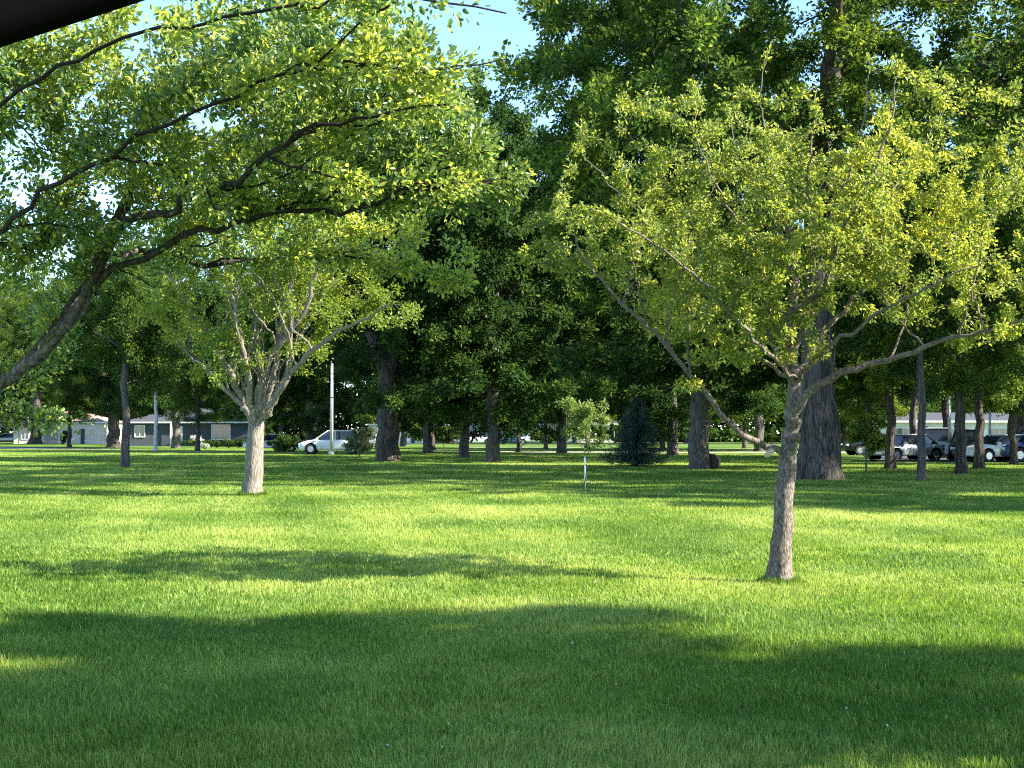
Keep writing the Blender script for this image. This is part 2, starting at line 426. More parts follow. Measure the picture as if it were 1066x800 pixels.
def skeleton_mesh(name, P, par, r, flare=0, flute=0, rng=None, minr=0, knob=.0):
    R0 = float(r.max()); n = len(P); kids = [[] for _ in range(n)]
    for i in range(n):
        if par[i] >= 0: kids[par[i]].append(i)
    V = []; Q = []; RA = []; base = 0
    heads = [(i, None) for i in range(n) if par[i] < 0]
    ph = rng.uniform(0, 6.28, 4)
    while heads:
        h, fr = heads.pop()
        chain = [] if fr is None else [fr]
        c = h
        while True:
            chain.append(c)
            ks = sorted(kids[c], key=lambda k: -r[k])
            for k in ks[1:]:
                if r[k] >= minr: heads.append((k, c))
            if not ks or r[ks[0]] < minr: break
            c = ks[0]
        if len(chain) < 2: continue
        R = np.array([r[k] for k in chain]); C = P[chain].copy()
        if fr is not None: R[0] = min(R[0], R[1] * 1.15)
        big = R.max()
        s = 24 if big > .3 else 14 if big > .08 else 8 if big > .03 else 5 if big > .012 else 3
        # frames
        Tn = np.gradient(C, axis=0); Tn /= np.linalg.norm(Tn, axis=1, keepdims=True) + 1e-9
        ref = np.array([1., 0, 0]) if abs(Tn[0][0]) < .8 else np.array([0, 1., 0])
        a = np.arange(s) / s * 2 * np.pi
        for k in range(len(C)):
            ref = ref - Tn[k] * ref.dot(Tn[k]); ref /= np.linalg.norm(ref) + 1e-9
            bi = np.cross(Tn[k], ref)
            rr = np.full(s, R[k])
            if big > .03:
                rr = rr * (1 + knob * np.sin(3 * a + ph[0] + k * .9) * np.sin(k * 1.7 + ph[1]) + .05 * np.sin(5 * a + ph[2] + .3 * k))
            if fr is None:
                zz = C[k][2] - C[0][2]
                if flare: rr = rr * (1 + flare * math.exp(-zz / max(.9 * big + .04, .17)) * (1 + .45 * np.sin(5 * a + ph[3]) + .3 * np.sin(3 * a + ph[1])))
                if flute: rr = rr * (1 + flute * (np.sin(9 * a + ph[2] + .15 * k) + .6 * np.sin(14 * a + ph[0] - .2 * k) + .5 * np.sin(5 * a + .4 * k)) * math.exp(-zz / 6))
            V.append(C[k] + np.outer(rr * np.cos(a), ref) + np.outer(rr * np.sin(a), bi)); RA.append(np.full(s, R[k]))
        m = len(C); i0 = base + (np.arange(m - 1)[:, None] * s + np.arange(s)[None]); i1 = base + (np.arange(m - 1)[:, None] * s + (np.arange(s)[None] + 1) % s)
        Q.append(np.stack([i0, i1, i1 + s, i0 + s], -1).reshape(-1, 4)); base += m * s
    return mesh_np(name, np.concatenate(V), [np.concatenate(Q)], {'thick': np.concatenate(RA) / R0}, smooth=True)

def unit(v): return v / (np.linalg.norm(v, axis=1, keepdims=True) + 1e-9)

def leaf_mesh(name, P, D, N, L, Wd, tint, detailed=True):
    N = unit(N - D * (N * D).sum(1, keepdims=True)); Sd = np.cross(D, N)
    L = L[:, None]; Wd = Wd[:, None]
    n = len(P)
    if detailed:
        f = Wd * .22
        v = np.stack([P, P + D * L * .32 + Sd * Wd * .46 + N * f, P + D * L * .68 + Sd * Wd * .40 + N * f * .8, P + D * L - N * L * .10,
                      P + D * L * .68 - Sd * Wd * .40 + N * f * .8, P + D * L * .32 - Sd * Wd * .46 + N * f], 1).reshape(-1, 3)
        i = np.arange(n) * 6
        fs = [np.stack([i, i + 1, i + 2, i + 3], 1), np.stack([i, i + 3, i + 4, i + 5], 1)]; k = 6
    else:
        f = Wd * .2
        v = np.stack([P, P + D * L * .45 + Sd * Wd * .5 + N * f, P + D * L, P + D * L * .45 - Sd * Wd * .5 + N * f], 1).reshape(-1, 3)
        i = np.arange(n) * 4; fs = [np.stack([i, i + 1, i + 2], 1), np.stack([i, i + 2, i + 3], 1)]; k = 4
    return mesh_np(name, v, fs, {'tint': np.repeat(tint, k)})

def leaves_on(P, par, r, n, thr, spread, ln, wd, rng, up=.6, detailed=True, tmean=.45, tvar=.2, droop=.0, mask=None, clump=1.0, name='crown', patchscale=1.2):
    ok = np.where((r < thr) & (par >= 0))[0]
    if mask is not None: ok = ok[mask[ok]]
    wts = (.12 + rng.random(len(ok)) ** 3 * clump) ; wts /= wts.sum()
    i = rng.choice(ok, n, p=wts); p = par[i]
    t = rng.random(n)[:, None]
    B = P[p] * (1 - t) + P[i] * t; bd = unit(P[i] - P[p])
    off = rng.normal(0, 1, (n, 3)); off = unit(off) * (rng.random((n, 1)) ** .6) * spread
    Pos = B + off
    D = unit(unit(off) * .8 + bd * .7 + rng.normal(0, .45, (n, 3)) + np.array([0, 0, -droop]))
    N = unit(rng.normal(0, .55, (n, 3)) + np.array([0, 0, up]))
    L = ln * rng.uniform(.6, 1.25, n); Wd = L * wd * rng.uniform(.8, 1.2, n)
    q = Pos * patchscale
    nz = vnoise(q[:, 0] + q[:, 2] * .7, q[:, 1] + q[:, 2] * 1.1, 7)
    tint = np.clip(tmean + (nz - .5) * .55 + rng.normal(0, tvar, n), 0, 1)
    return leaf_mesh(name, Pos, D, N, L, Wd, tint, detailed)

def lobes(c, rad, nl, n, rng, lr=(.32, .5), inner=.55, flat=1.0):
    """attraction points in a clumpy crown: nl lobes round an ellipsoid"""
    c = np.array(c, float); rad = np.array(rad, float)
    u = unit(rng.normal(0, 1, (nl, 3))); u[:, 2] *= flat
    ctr = c + u * rad * rng.uniform(inner, .72, (nl, 1)); rr = rng.uniform(*lr, nl)
    k = rng.choice(nl, n, p=rr ** 3 / (rr ** 3).sum())
    o = unit(rng.normal(0, 1, (n, 3))) * rng.random((n, 1)) ** (1 / 2.2)
    return ctr[k] + o * rr[k][:, None] * rad

def chain_pts(pts, step):
    """resample polyline"""
    pts = np.array(pts, float); out = [pts[0]]
    for a, b in zip(pts[:-1], pts[1:]):
        m = max(1, int(round(np.linalg.norm(b - a) / step)))
        for k in range(1, m + 1): out.append(a + (b - a) * k / m)
    return np.array(out)

class Skel:
    def __init__(s, step, rng, wob=.12): s.P = []; s.par = []; s.r = []; s.step = step; s.rng = rng; s.wob = wob
    def add(s, pts, r0, r1, parent=-1, wob=None):
        c = chain_pts(pts, s.step); n = len(c)
        ids = []
        for i, p in enumerate(c):
            if i == 0 and parent >= 0: ids.append(parent); continue
            w = s.rng.normal(0, (s.wob if wob is None else wob) * s.step, 3) if 0 < i < n - 1 else 0
            s.P.append(p + w); s.par.append(ids[-1] if ids else parent); s.r.append(r0 + (r1 - r0) * i / max(1, n - 1)); ids.append(len(s.P) - 1)
        return ids

def finish_tree(root, sk, att, kill, tip, expo, barkm, leafm, nleaf, thr, spread, ln, wd, rng, flare=.35, flute=0, maxit=150, jit=.25, up=.05, minr=0, detailed=True, knob=.025, infl=1e9, maxn=9000, **kw):
    ns = len(sk.P)
    P, par = grow(sk.P, sk.par, att, sk.step, kill, infl, maxit, jit, up, rng, maxn)
    r = radii(P, par, tip, expo)
    lim = np.array(sk.r)
    r[:ns] = lim
    for i in range(ns, len(P)):
        if par[i] >= 0: r[i] = min(r[i], r[par[i]] * .92)
    tr = link('trunk', skeleton_mesh('trunk', P, par, r, flare, flute, rng, minr, knob), barkm, root)
    cr = link('crown', leaves_on(P, par, r, nleaf, thr, spread, ln, wd, rng, detailed=detailed, **kw), leafm, root)
    print(root.name, 'nodes', len(P))
    return P, par, r

litter()
# ---- the near tree on the right
def near_right():
    rng = np.random.default_rng(11)
    x, y = G(812, 605); o = np.array([x, y, 0]); z0 = float(gz(x, y))
    root = thing('ornamental_tree', 'spreading tree with slim brown trunk and olive leaves, nearest on the right of the lawn', 'tree', (x, y, z0))
    w = lambda px, py, dy=0: W(px, py, y + dy) - o
    sk = Skel(.11, rng, .12)
    t = sk.add([w(812, 611), w(811, 596), w(815, 540), w(818, 500), w(820, 470)], .110, .088, wob=.05)
    u = sk.add([w(820, 470), w(824, 440, .05), w(826, 395, .1), w(823, 340, .1), w(826, 280, .2), w(818, 200, .1)], .085, .028, t[-1])
    l = sk.add([w(820, 470), w(797, 462, -.05), w(772, 450, -.15), w(748, 425, -.3), w(718, 385, -.4), w(682, 345, -.6), w(640, 305, -.7), w(605, 262, -.8), w(585, 205, -.9)], .037, .006, t[-1])
    rr = sk.add([w(824, 440, .05), w(838, 408, -.1), w(872, 385, -.25), w(925, 372, -.4), w(975, 352, -.55), w(1030, 340, -.7), w(1085, 318, -.8)], .05, .007, u[3])
    fans = [(0, ((852, 350, .4), (895, 300, .7), (950, 262, 1.0), (1010, 232, 1.2), (1075, 190, 1.3)), .036), (2, ((795, 312, .5), (755, 282, .9), (700, 240, 1.3), (640, 195, 1.4), (600, 150, 1.4)), .03),
            (2, ((858, 300, -.5), (875, 235, -.9), (905, 190, -1.1), (930, 120, -1.2), (935, 60, -1.2)), .03), (0, ((800, 345, .8), (795, 280, 1.4), (770, 200, 1.7), (760, 110, 1.8)), .028),
            (0, ((805, 370, -.5), (765, 330, -.9), (720, 280, -1.3), (665, 240, -1.5), (620, 215, -1.5)), .027), (1, ((840, 330, -.3), (850, 250, -.6), (842, 170, -.8), (850, 90, -.9)), .028),
            (1, ((800, 320, -.4), (780, 250, -.8), (745, 190, -1.1), (720, 130, -1.2)), .025), (1, ((850, 320, .6), (890, 250, 1.1), (940, 180, 1.5), (985, 110, 1.6)), .027),
            (0, ((860, 360, -.6), (920, 320, -1.1), (985, 285, -1.4), (1040, 260, -1.5)), .027), (0, ((790, 370, .5), (740, 350, 1.0), (690, 320, 1.4), (640, 290, 1.6)), .024),
            (3, ((812, 240, .5), (800, 170, .9), (790, 100, 1.0), (800, 50, 1.0)), .02), (3, ((845, 260, .2), (880, 190, .3), (900, 120, .3), (905, 55, .2)), .02)]
    for k, pts, r0 in fans:
        i0 = u[min(len(u) - 1, int(len(u) * (.30, .42, .52, .68)[k]))]
        sk.add([sk.P[i0]] + [w(*p) for p in pts], r0, .005, i0)
    for k, side in ((12, 1), (15, 1), (18, -1), (21, 1)):
        for br in (l, rr):
            if k < len(br):
                p0 = sk.P[br[k]]; e = np.array([rng.uniform(-.5, .5), side * rng.uniform(.2, .8), rng.uniform(.5, 1.2)])
                sk.add([p0, p0 + e * .4 + rng.normal(0, .05, 3), p0 + e * .9 + rng.normal(0, .08, 3)], .014, .004, br[k])
    # crown envelope: lumpy dome
    C = np.array([w(812, 240)])[0]
    A1 = lobes(C, (2.9, 2.3, 2.0), 84, 3300, rng, (.10, .22), .30)
    A1 = A1[A1[:, 2] > 1.75 + .25 * np.abs(A1[:, 0]) * 0]
    A2 = lobes(w(590, 235, -.6), (.62, .9, .75), 14, 260, rng, (.2, .36)); A3 = lobes(w(1050, 205), (1.1, 1.5, 1.45), 16, 520, rng, (.2, .4))
    A4 = lobes(w(705, 400, -.4), (.34, .3, .10), 4, 40, rng); A5 = lobes(w(1010, 345, -.5), (.6, .6, .25), 5, 90, rng)
    A6 = lobes(w(640, 130, -.3), (.35, .5, .55), 5, 70, rng)
    att = np.concatenate([A1, A2, A3, A4, A5, A6])
    finish_tree(root, sk, att, .13, .0026, 2.35, M['bark_near'], M['leaf_crab'], 82000, .006, .06, .041, .6, rng,
                flare=.5, knob=.05, jit=.32, up=.02, tmean=.55, tvar=.2, patchscale=1.0, clump=2.2)
    # pruning scar and burl at the fork
    b = MB()
    p = w(803, 466, -.07); q = w(798, 471, -.13)
    b.cyl(Vector(p), Vector(q), .036, .030, 14); b.build('pruning_scar', M['cut'], root, True)
    b = MB()
    for (px, py, dd, s) in ((828, 452, -.03, .055), (830, 437, -.02, .045), (824, 463, -.05, .048)):
        r_ = bmesh.ops.create_icosphere(b.bm, subdivisions=2, radius=s); bmesh.ops.translate(b.bm, vec=Vector(w(px, py, dd)), verts=r_['verts'])
        for v in r_['verts']: v.co += Vector(rng.normal(0, .009, 3))
    b.build('burl', M['bark_burl'], root, True)
near_right()

# ---- the tree left of the middle, vase of pale stems
def left_tree():
    rng = np.random.default_rng(23)
    x, y = G(263, 516); o = np.array([x, y, 0])
    root = thing('ornamental_tree', 'vase shaped tree with pale forking stems on a stout pale trunk, left lawn', 'tree', (x, y, float(gz(x, y))))
    w = lambda px, py, dy=0: W(px, py, y + dy) - o
    sk = Skel(.22, rng, .14)
    t = sk.add([w(262, 522), w(263, 505), w(265, 470), w(267, 443)], .225, .20, wob=.04)
    f = t[-1]
    stems = [((255, 425), (246, 400), (230, 372), (205, 330), (178, 290), (150, 250)), ((262, 420), (258, 390), (250, 350), (238, 300), (225, 240)),
             ((268, 420), (272, 390), (268, 350), (270, 300), (268, 230)), ((274, 425), (283, 395), (292, 350), (300, 300), (310, 230)),
             ((279, 428), (293, 405), (305, 370), (325, 330), (345, 290), (370, 240)), ((280, 425), (300, 395), (318, 370), (352, 345), (385, 330), (410, 312)),
             ((258, 428), (240, 410), (215, 385), (190, 360), (165, 335)), ((270, 415), (282, 370), (318, 325), (330, 270), (350, 205))]
    for k, st in enumerate(stems):
        dd = [(-1) ** k * .25 * j * (1 + .4 * (k % 3)) for j in range(len(st) + 1)]
        q = sk.add([w(267, 443)] + [w(a, b, d) for (a, b), d in zip(st, dd[1:])], .088, .016, f)
        for j in (3, 5, 7, 9, 12):
            if j + 1 < len(q):
                p0 = sk.P[q[j]]; e = rng.normal(0, 1, 3) * (.45, .5, .1) + (0, 0, 1.0); e /= np.linalg.norm(e)
                sk.add([p0, p0 + e * .6 + rng.normal(0, .08, 3), p0 + e * rng.uniform(1.2, 2.2) + rng.normal(0, .15, 3)], .03, .010, q[j])
    att = np.concatenate([lobes(w(292, 255), (3.4, 2.9, 2.5), 40, 1700, rng, (.14, .3), .35), lobes(w(400, 330, .3), (1.2, 1.2, .7), 6, 140, rng),
                          lobes(w(190, 330, .3), (1.3, 1.2, .8), 6, 160, rng), lobes(w(300, 380, -.9), (1.1, .6, .7), 8, 110, rng), lobes(w(235, 370, -.9), (1.2, .7, .8), 8, 110, rng), lobes(w(330, 345, -.5), (1.3, .8, .7), 8, 110, rng)])
    finish_tree(root, sk, att, .28, .006, 2.4, M['bark_pale'], M['leaf_left'], 36000, .014, .17, .085, .6, rng, flare=.35, jit=.3, up=.08, tmean=.62, clump=2.0)
left_tree()

# ---- overhanging tree, trunk outside the frame on the left
def overhang():
    rng = np.random.default_rng(37)
    x, y = -3.55, 6.4; o = np.array([x, y, 0])
    root = thing('overhanging_tree', 'close leafy tree reaching in from the left edge with long dark branches overhead', 'tree', (x, y, float(gz(x, y))))
    w = lambda px, py, Y: W(px, py, Y) - o
    sk = Skel(.09, rng, .14)
    t = sk.add([(0, 0, -.1), (.02, 0, .5), (.05, .0, 1.0), (.12, .02, 1.5)], .17, .13)
    # rising grey limb at lower left
    a = sk.add([(.12, .02, 1.5), w(-60, 428, 6.3), w(0, 398, 6.2), w(40, 372, 6.1), w(75, 332, 6.0), w(100, 285, 5.9), w(122, 235, 5.8), w(135, 190, 5.7), w(150, 120, 5.6), w(190, 40, 5.5)], .046, .010, t[-1])
    c = sk.add([(.12, .02, 1.5), (.0, -.3, 2.1), (.1, -.5, 2.9), (.3, -.6, 3.7), (.6, -.7, 4.5)], .11, .03, t[-1])
    na = len(a)
    b1 = sk.add([w(100, 285, 5.9), w(150, 268, 5.75), w(205, 246, 5.6), w(262, 228, 5.5), w(300, 225, 5.4), w(355, 218, 5.3), w(420, 203, 5.2), w(480, 190, 5.1), w(528, 186, 5.05)], .018, .004, a[int(na * .42)])
    b2 = sk.add([w(122, 235, 5.8), w(190, 210, 5.2), w(250, 188, 5.0), w(310, 140, 4.8), w(352, 123, 4.7), w(420, 118, 4.6), w(468, 110, 4.5)], .02, .004, a[int(na * .55)])
    b3 = sk.add([w(108, 268, 5.9), w(170, 262, 6.3), w(215, 275, 6.5), w(260, 272, 6.6), w(330, 268, 6.8), w(400, 258, 6.9)], .02, .004, a[int(na * .45)])
    b4 = sk.add([(.0, -.3, 2.1), w(-40, 250, 5.4), w(0, 245, 5.2), w(60, 190, 5.0), w(110, 165, 4.9), w(180, 128, 4.7), w(250, 95, 4.6), w(330, 60, 4.4), w(400, 10, 4.3)], .017, .004, c[len(c) // 4])
    b5 = sk.add([(.1, -.5, 2.9), w(-30, 130, 4.8), w(60, 70, 4.5), w(150, 40, 4.3), w(240, 22, 4.1), w(330, 8, 4.0), w(400, -20, 3.9)], .014, .004, c[len(c) // 2])
    b6 = sk.add([w(135, 190, 5.7), w(210, 150, 6.3), w(300, 105, 6.7), w(390, 70, 7.0), w(455, 40, 7.1)], .018, .004, a[int(na * .68)])
    for k in range(34):
        br = (b1, b2, b3, b4, b5, b6, a)[k % 7]; i0 = br[rng.integers(len(br) // 4, len(br) - 2)]; p0 = np.array(sk.P[i0])
        L = rng.uniform(.4, 1.1); e = np.array([rng.uniform(.5, 1.0), rng.uniform(-.35, .5), rng.uniform(-.12, .45)]); e /= np.linalg.norm(e)
        sk.add([p0, p0 + e * L * .4 + rng.normal(0, .04, 3), p0 + e * L * .75 + rng.normal(0, .06, 3)], .007, .0025, i0)
    rx = []
    for (px, py, Y, sx, sy, sz, n) in ((70, 90, 5.2, .95, .5, .40, 280), (190, 90, 5.2, .6, .55, .40, 300), (310, 80, 5.4, .6, .55, .38, 300), (400, 90, 5.5, .45, .5, .33, 250),
                                       (470, 130, 5.3, .2, .4, .27, 120), (100, 210, 5.6, .7, .45, .24, 180), (230, 190, 5.8, .7, .5, .27, 260), (350, 175, 5.7, .6, .5, .25, 250),
                                       (465, 190, 5.4, .36, .4, .2, 160), (210, 258, 6.4, .7, .35, .15, 110), (330, 245, 6.5, .65, .35, .18, 110), (410, 245, 6.4, .42, .3, .16, 70), (40, 260, 5.9, .5, .4, .2, 100),
                                       (500, 215, 5.6, .16, .2, .14, 60), (20, 160, 5.5, .5, .5, .5, 200), (10, 250, 5.7, .4, .5, .25, 90), (20, 330, 6.4, .3, .4, .2, 22), (432, 20, 4.6, .10, .12, .16, 20), (340, 0, 4.9, .5, .4, .2, 120)):
        rx.append(lobes(w(px, py, Y), (sx * 1.1, sy * 1.1, sz * 1.1), 20, n, rng, (.14, .32), .3))
    rx.append(lobes(np.array([.0, -1.2, 3.6]), (1.6, 1.4, 1.2), 14, 300, rng))
    att = np.concatenate(rx)
    def seen(p):
        g = p + o; yy = np.maximum(g[:, 1], .1); return 533 + F * g[:, 0] / yy, 451 - F * (g[:, 2] - CAMH) / yy
    px, py = seen(att); att = att[~((px > 525) | ((px > 438) & (py < 75)))]
    P, par = grow(sk.P, sk.par, att, sk.step, .11, 1e9, 130, .3, .0, rng, 9500)
    rad = radii(P, par, .0018, 2.35); rad[:len(sk.r)] = sk.r
    for i in range(len(sk.r), len(P)): rad[i] = min(rad[i], rad[par[i]] * .9)
    link('trunk', skeleton_mesh('trunk', P, par, rad, .3, 0, rng, 0, .04), M['bark_limb'], root)
    # keep the air in front of the camera clear
    g = P + o
    px, py = seen(P)
    ok = (g[:, 1] > 3.3) & ~((px > 540) | ((px > 520) & (py < 70)))
    link('crown', leaves_on(P, par, rad, 125000, .006, .07, .027, .55, rng, up=.35, tmean=.5, tvar=.28, mask=ok, clump=1.6, patchscale=2.2), M['leaf_over'], root)
    print('overhang', len(P))
overhang()

# ---- big trees
def big_tree(seed, label, x, y, H, R, zc, tr, leafm, barkm, nleaf=90000, nl=30, fork=None, flare=.5, flute=.04, lean=(0, 0), cx=0, cy=0, ln=.17, name='shade_tree', group=None, low=0, tmean=.4, natt=1500, spread=.42):
    """H top of crown, R crown radius, zc bottom of crown, tr trunk radius"""
    rng = np.random.default_rng(seed)
    root = thing(name, label, 'tree', (x, y, float(gz(x, y)) - .03), 0, group)
    sk = Skel(.55, rng, .08)
    hc = (H + zc) / 2; th = zc + (H - zc) * .22
    if fork is None:
        t = sk.add([(0, 0, -.2), (lean[0] * .4, lean[1] * .4, th * .5), (lean[0], lean[1], th)], tr, tr * .72)
        top = (lean[0], lean[1], th)
        for k in range(5):
            a = k * 1.26 + rng.uniform(-.3, .3)
            e = (cx + math.cos(a) * R * .45, cy + math.sin(a) * R * .45, hc + rng.uniform(-.1, .15) * H)
            mid = (top[0] + (e[0] - top[0]) * .35, top[1] + (e[1] - top[1]) * .35, th + (e[2] - th) * .55)
            sk.add([top, mid, e], tr * .42, tr * .14, t[-1])
    else:
        t = sk.add([(0, 0, -.2), (0, 0, fork * .5), (0, 0, fork)], tr, tr * .85)
        for s, a in ((1, .62), (-1, .75)):
            e = (cx + s * R * .35, rng.uniform(-1, 1), hc + 1)
            sk.add([(0, 0, fork), (s * tr * .9, 0, fork + 1.6), (s * (tr + 1.1), 0, fork + 4), e], tr * a, tr * .2, t[-1])
    att = lobes((cx, cy, hc), (R, R, (H - zc) / 2), nl, natt, rng, (.22, .40), .5)
    if low: att = np.concatenate([att, lobes((cx, cy, zc + 1), (R * .95, R * .95, low), 14, natt // 5, rng, (.25, .4), .5)])
    att = att[att[:, 2] > zc - low - .5]
    finish_tree(root, sk, att, .8, .018, 2.3, barkm, leafm, nleaf, .07, spread, ln, .55, rng, flare=flare, flute=flute, jit=.28, up=.04,
                detailed=False, minr=.022, tmean=tmean, patchscale=.45, clump=2.0, maxn=5000)
    return root

x, y = G(853, 501)
cotton = big_tree(101, 'huge old tree with thick furrowed trunk and flaring roots', x, y, 25, 12.9, 3.6, .60, M['leaf_big'], M['bark_old'], 250000, 70, flare=.6, flute=.05, cx=-.3, ln=.185, natt=2200, name='shade_tree')
x, y = G(403, 480)
fork_t = big_tree(102, 'large old tree whose wide dark trunk forks low, behind the white light pole', x, y, 21.5, 9.5, 4.2, .60, M['leaf_dark'], M['bark_old'], 140000, 40, fork=4.6, ln=.23, flare=.25, cx=2.5, natt=1900, low=1.8)
x, y = G(728, 489)
mid_t = big_tree(103, 'tall tree with straight grey trunk, a knobbly dark stump at its foot', x, y, 21, 8.5, 3.4, .42, M['leaf_dark'], M['bark_grey'], 130000, 40, ln=.23, flare=.22, natt=1700, low=1)
x, y = G(513, 481)
ctr_t = big_tree(104, 'tree with pale lit patch on its trunk base, standing in the middle of the park', x, y, 20, 9, 2.3, .36, M['leaf_dark'], M['bark_grey'], 130000, 40, ln=.23, flare=.3, natt=1600, low=1.5)
# a rounder full kind and an upright kind, copied for the others
x, y = G(130, 487)
slim = big_tree(105, 'slim straight grey trunked tree standing alone left of the pale forked tree', x, y, 11, 4.2, 3.2, .19, M['leaf_big'], M['bark_grey'], 50000, 24, flare=.2, flute=0, ln=.14, natt=700)
x, y = G(1000, 494)
med = big_tree(106, 'medium tree with dark flared trunk, left neighbour of the bright edged trunk on the right', x, y, 11.5, 4.6, 2.6, .21, M['leaf_big'], M['bark_old'], 60000, 26, flare=.6, flute=0, ln=.14, natt=800, low=.5, tmean=.5)
rngp = random.Random(4)
def put(src, label, px, by, s, sz=None, group='park trees', rz=None):
    x, y = G(px, by)
    return dup(src, label, (x, y, float(gz(x, y)) - .03), rngp.uniform(0, 6.28) if rz is None else rz, (s, s, sz or s), group)
for px, by, s, sz, src, lab in (
    (927, 489, .95, 1.15, med, 'dark trunked tree standing just right of the young light green tree'),
    (960, 501, .72, .9, slim, 'slender tree with sunlit lower trunk between darker trunks on the right'),
    (1020, 489, 1.0, 1.1, med, 'tree with bright lit trunk edge, rightmost clear trunk in front of the parked cars'),
    (483, 477, .85, .95, ctr_t, 'dark trunked tree just left of the centre tree with the pale patch'),
    (420, 465, 1.0, 1.0, ctr_t, 'distant dark tree seen just right of the forked trunk'),
    (183, 467, 1.0, 1.0, mid_t, 'tree with brown trunk in front of the dark house'),
    (118, 466, 1.05, 1.0, fork_t, 'broad trunk tree in front of the cream house at its right end'),
    (37, 462.5, 1.15, 1.0, cotton, 'dark thick trunked tree before the cream house at its left end'),
    (568, 468, .9, .9, med, 'tree beyond the footpath, to the left of the young staked tree'),
    (322, 471, .9, .95, ctr_t, 'dark tree behind the white parked car on the left'),
    (1062, 480, 1.0, 1.0, cotton, 'large tree filling the right edge behind the parked cars'),
    (952, 478, 1.3, 1.2, slim, 'thin tree by the parking lot behind the slender sunlit trunk'),
    (985, 477, 1.2, 1.2, med, 'thin dark tree at the edge of the parking lot'),
    (790, 470, 1.0, 1.0, mid_t, 'leafy tree far behind, between the grey trunk and the huge old trunk'),
    (655, 468, 1.0, 1.05, fork_t, 'dark broad tree far behind the small spruce'),
    (880, 469, 1.1, 1.0, ctr_t, 'leafy tree far behind the huge old trunk on its right'),
    (245, 463, 1.2, 1.15, ctr_t, 'dark tree behind the dark house'),
    (85, 459, 1.5, 1.3, ctr_t, 'tall tree rising behind the cream house'),
    (-20, 462, 1.2, 1.2, mid_t, 'dark tree at the far left edge behind the navy canopy'),
    (480, 461, 1.5, 1.2, cotton, 'distant tall tree behind the white buildings in the middle'),
    (600, 461, 1.5, 1.1, mid_t, 'distant tree behind the far street right of the middle'),
    (720, 462, 1.4, 1.2, cotton, 'distant tree filling the gap behind the grey trunk'),
    (950, 462, 1.4, 1.2, ctr_t, 'distant tree behind the long pale building'),
    (1040, 461, 1.5, 1.2, mid_t, 'distant tree behind the long pale building at its right end'),
    (330, 461, 1.5, 1.2, cotton, 'distant tree rising between the dark house and the white buildings'),
    (160, 460, 1.5, 1.2, mid_t, 'distant tall tree behind the dark house roof'),
    (585, 472, 1.0, 1.05, ctr_t, 'dark leafy tree behind the young staked tree, right of the low branching one'),
    (700, 474, 1.0, 1.0, ctr_t, 'dark leafy tree behind the gap between spruce and grey trunk'),
    (445, 472, .9, .95, ctr_t, 'dark leafy tree behind the right limb of the forked trunk'),
    (72, 466, 1.1, .95, med, 'low branching tree standing before the cream house windows'),
    (206, 470, 1.0, .8, med, 'low branching tree on the lawn edge before the dark house'),
    (292, 470, 1.1, .8, med, 'low branching tree right behind the pale forked trunk'),
    (450, 469, 1.0, .85, med, 'low branching tree seen just right of the forked trunk before the white house'),
    (540, 471, 1.0, .8, med, 'low branching tree just right of the centre tree'),
    (612, 467, 1.2, .85, med, 'low branching tree far behind the young staked tree'),
    (690, 468, 1.2, .85, med, 'low branching tree far between the spruce and the grey trunk'),
    (775, 467, 1.2, .85, med, 'low branching tree far right of the knobbly stump'),
    (905, 476, 1.1, .8, med, 'low branching tree at the left end of the parking lot'),
    (1055, 484, .9, .8, med, 'low branching tree at the right edge before the last parked car')):
    put(src, lab, px, by, s, sz)
# trees outside the frame on the right, which shade the lawn
def off(src, lab, x, y, s, sz=None): dup(src, lab, (x, y, 0), rngp.uniform(0, 6.28), (s, s, sz or s), 'trees beyond the right edge')
off(fork_t, 'large tree standing outside the right edge level with the shaded lawn', 29, 30, 1.1, .9)
off(fork_t, 'large forked tree outside the right edge level with the near tree line', 36, 38, 1.1)
off(ctr_t, 'large tree outside the right edge beyond the shaded lawn', 43, 44, 1.1)
off(mid_t, 'large tree outside the right edge near the parking lot', 52, 60, 1.1)
big_tree(110, 'round crowned tree outside the right edge that shades the nearest grass', 10.8, 2.8, 10.2, 5.3, 1.6, .25, M['leaf_big'], M['bark_grey'], 62000, 40, ln=.16, natt=1000, name='shade_tree')
big_tree(111, 'high crowned tree outside the right edge behind the round crowned one', 14.5, 4.3, 13, 3.5, 7.8, .2, M['leaf_big'], M['bark_grey'], 40000, 24, ln=.16, natt=500)

# ---- the wood far behind the streets, one mass
def far_woods():
    rng = np.random.default_rng(9)
    n = 250000; nl = 180
    cx = rng.uniform(-150, 150, nl); cy = rng.uniform(222, 250, nl); cz = rng.uniform(1, 29, nl); cr = rng.uniform(4, 8, nl)
    k = rng.integers(0, nl, n); o = unit(rng.normal(0, 1, (n, 3))) * cr[k][:, None] * rng.random((n, 1)) ** .4
    P = np.stack([cx[k], cy[k], cz[k]], 1) + o
    low = rng.random(n) < .3; m = low.sum()
    P[low] = np.stack([rng.uniform(-150, 150, m), rng.uniform(218, 226, m), rng.random(m) ** .8 * 9], 1)
    P[:, 2] = np.abs(P[:, 2])
    D = unit(rng.normal(0, 1, (n, 3))); N = unit(rng.normal(0, .7, (n, 3)) + [0, 0, .5])
    me = leaf_mesh('far_woods', P, D, N, rng.uniform(.5, 1.1, n), rng.uniform(.4, .8, n), np.clip(rng.normal(.45, .2, n), 0, 1), False)
    o = link('far_woods', me, M['leaf_dark']); o['kind'] = 'stuff'; o['label'] = 'dark mass of far off trees behind the buildings'; o['category'] = 'woods'
far_woods()

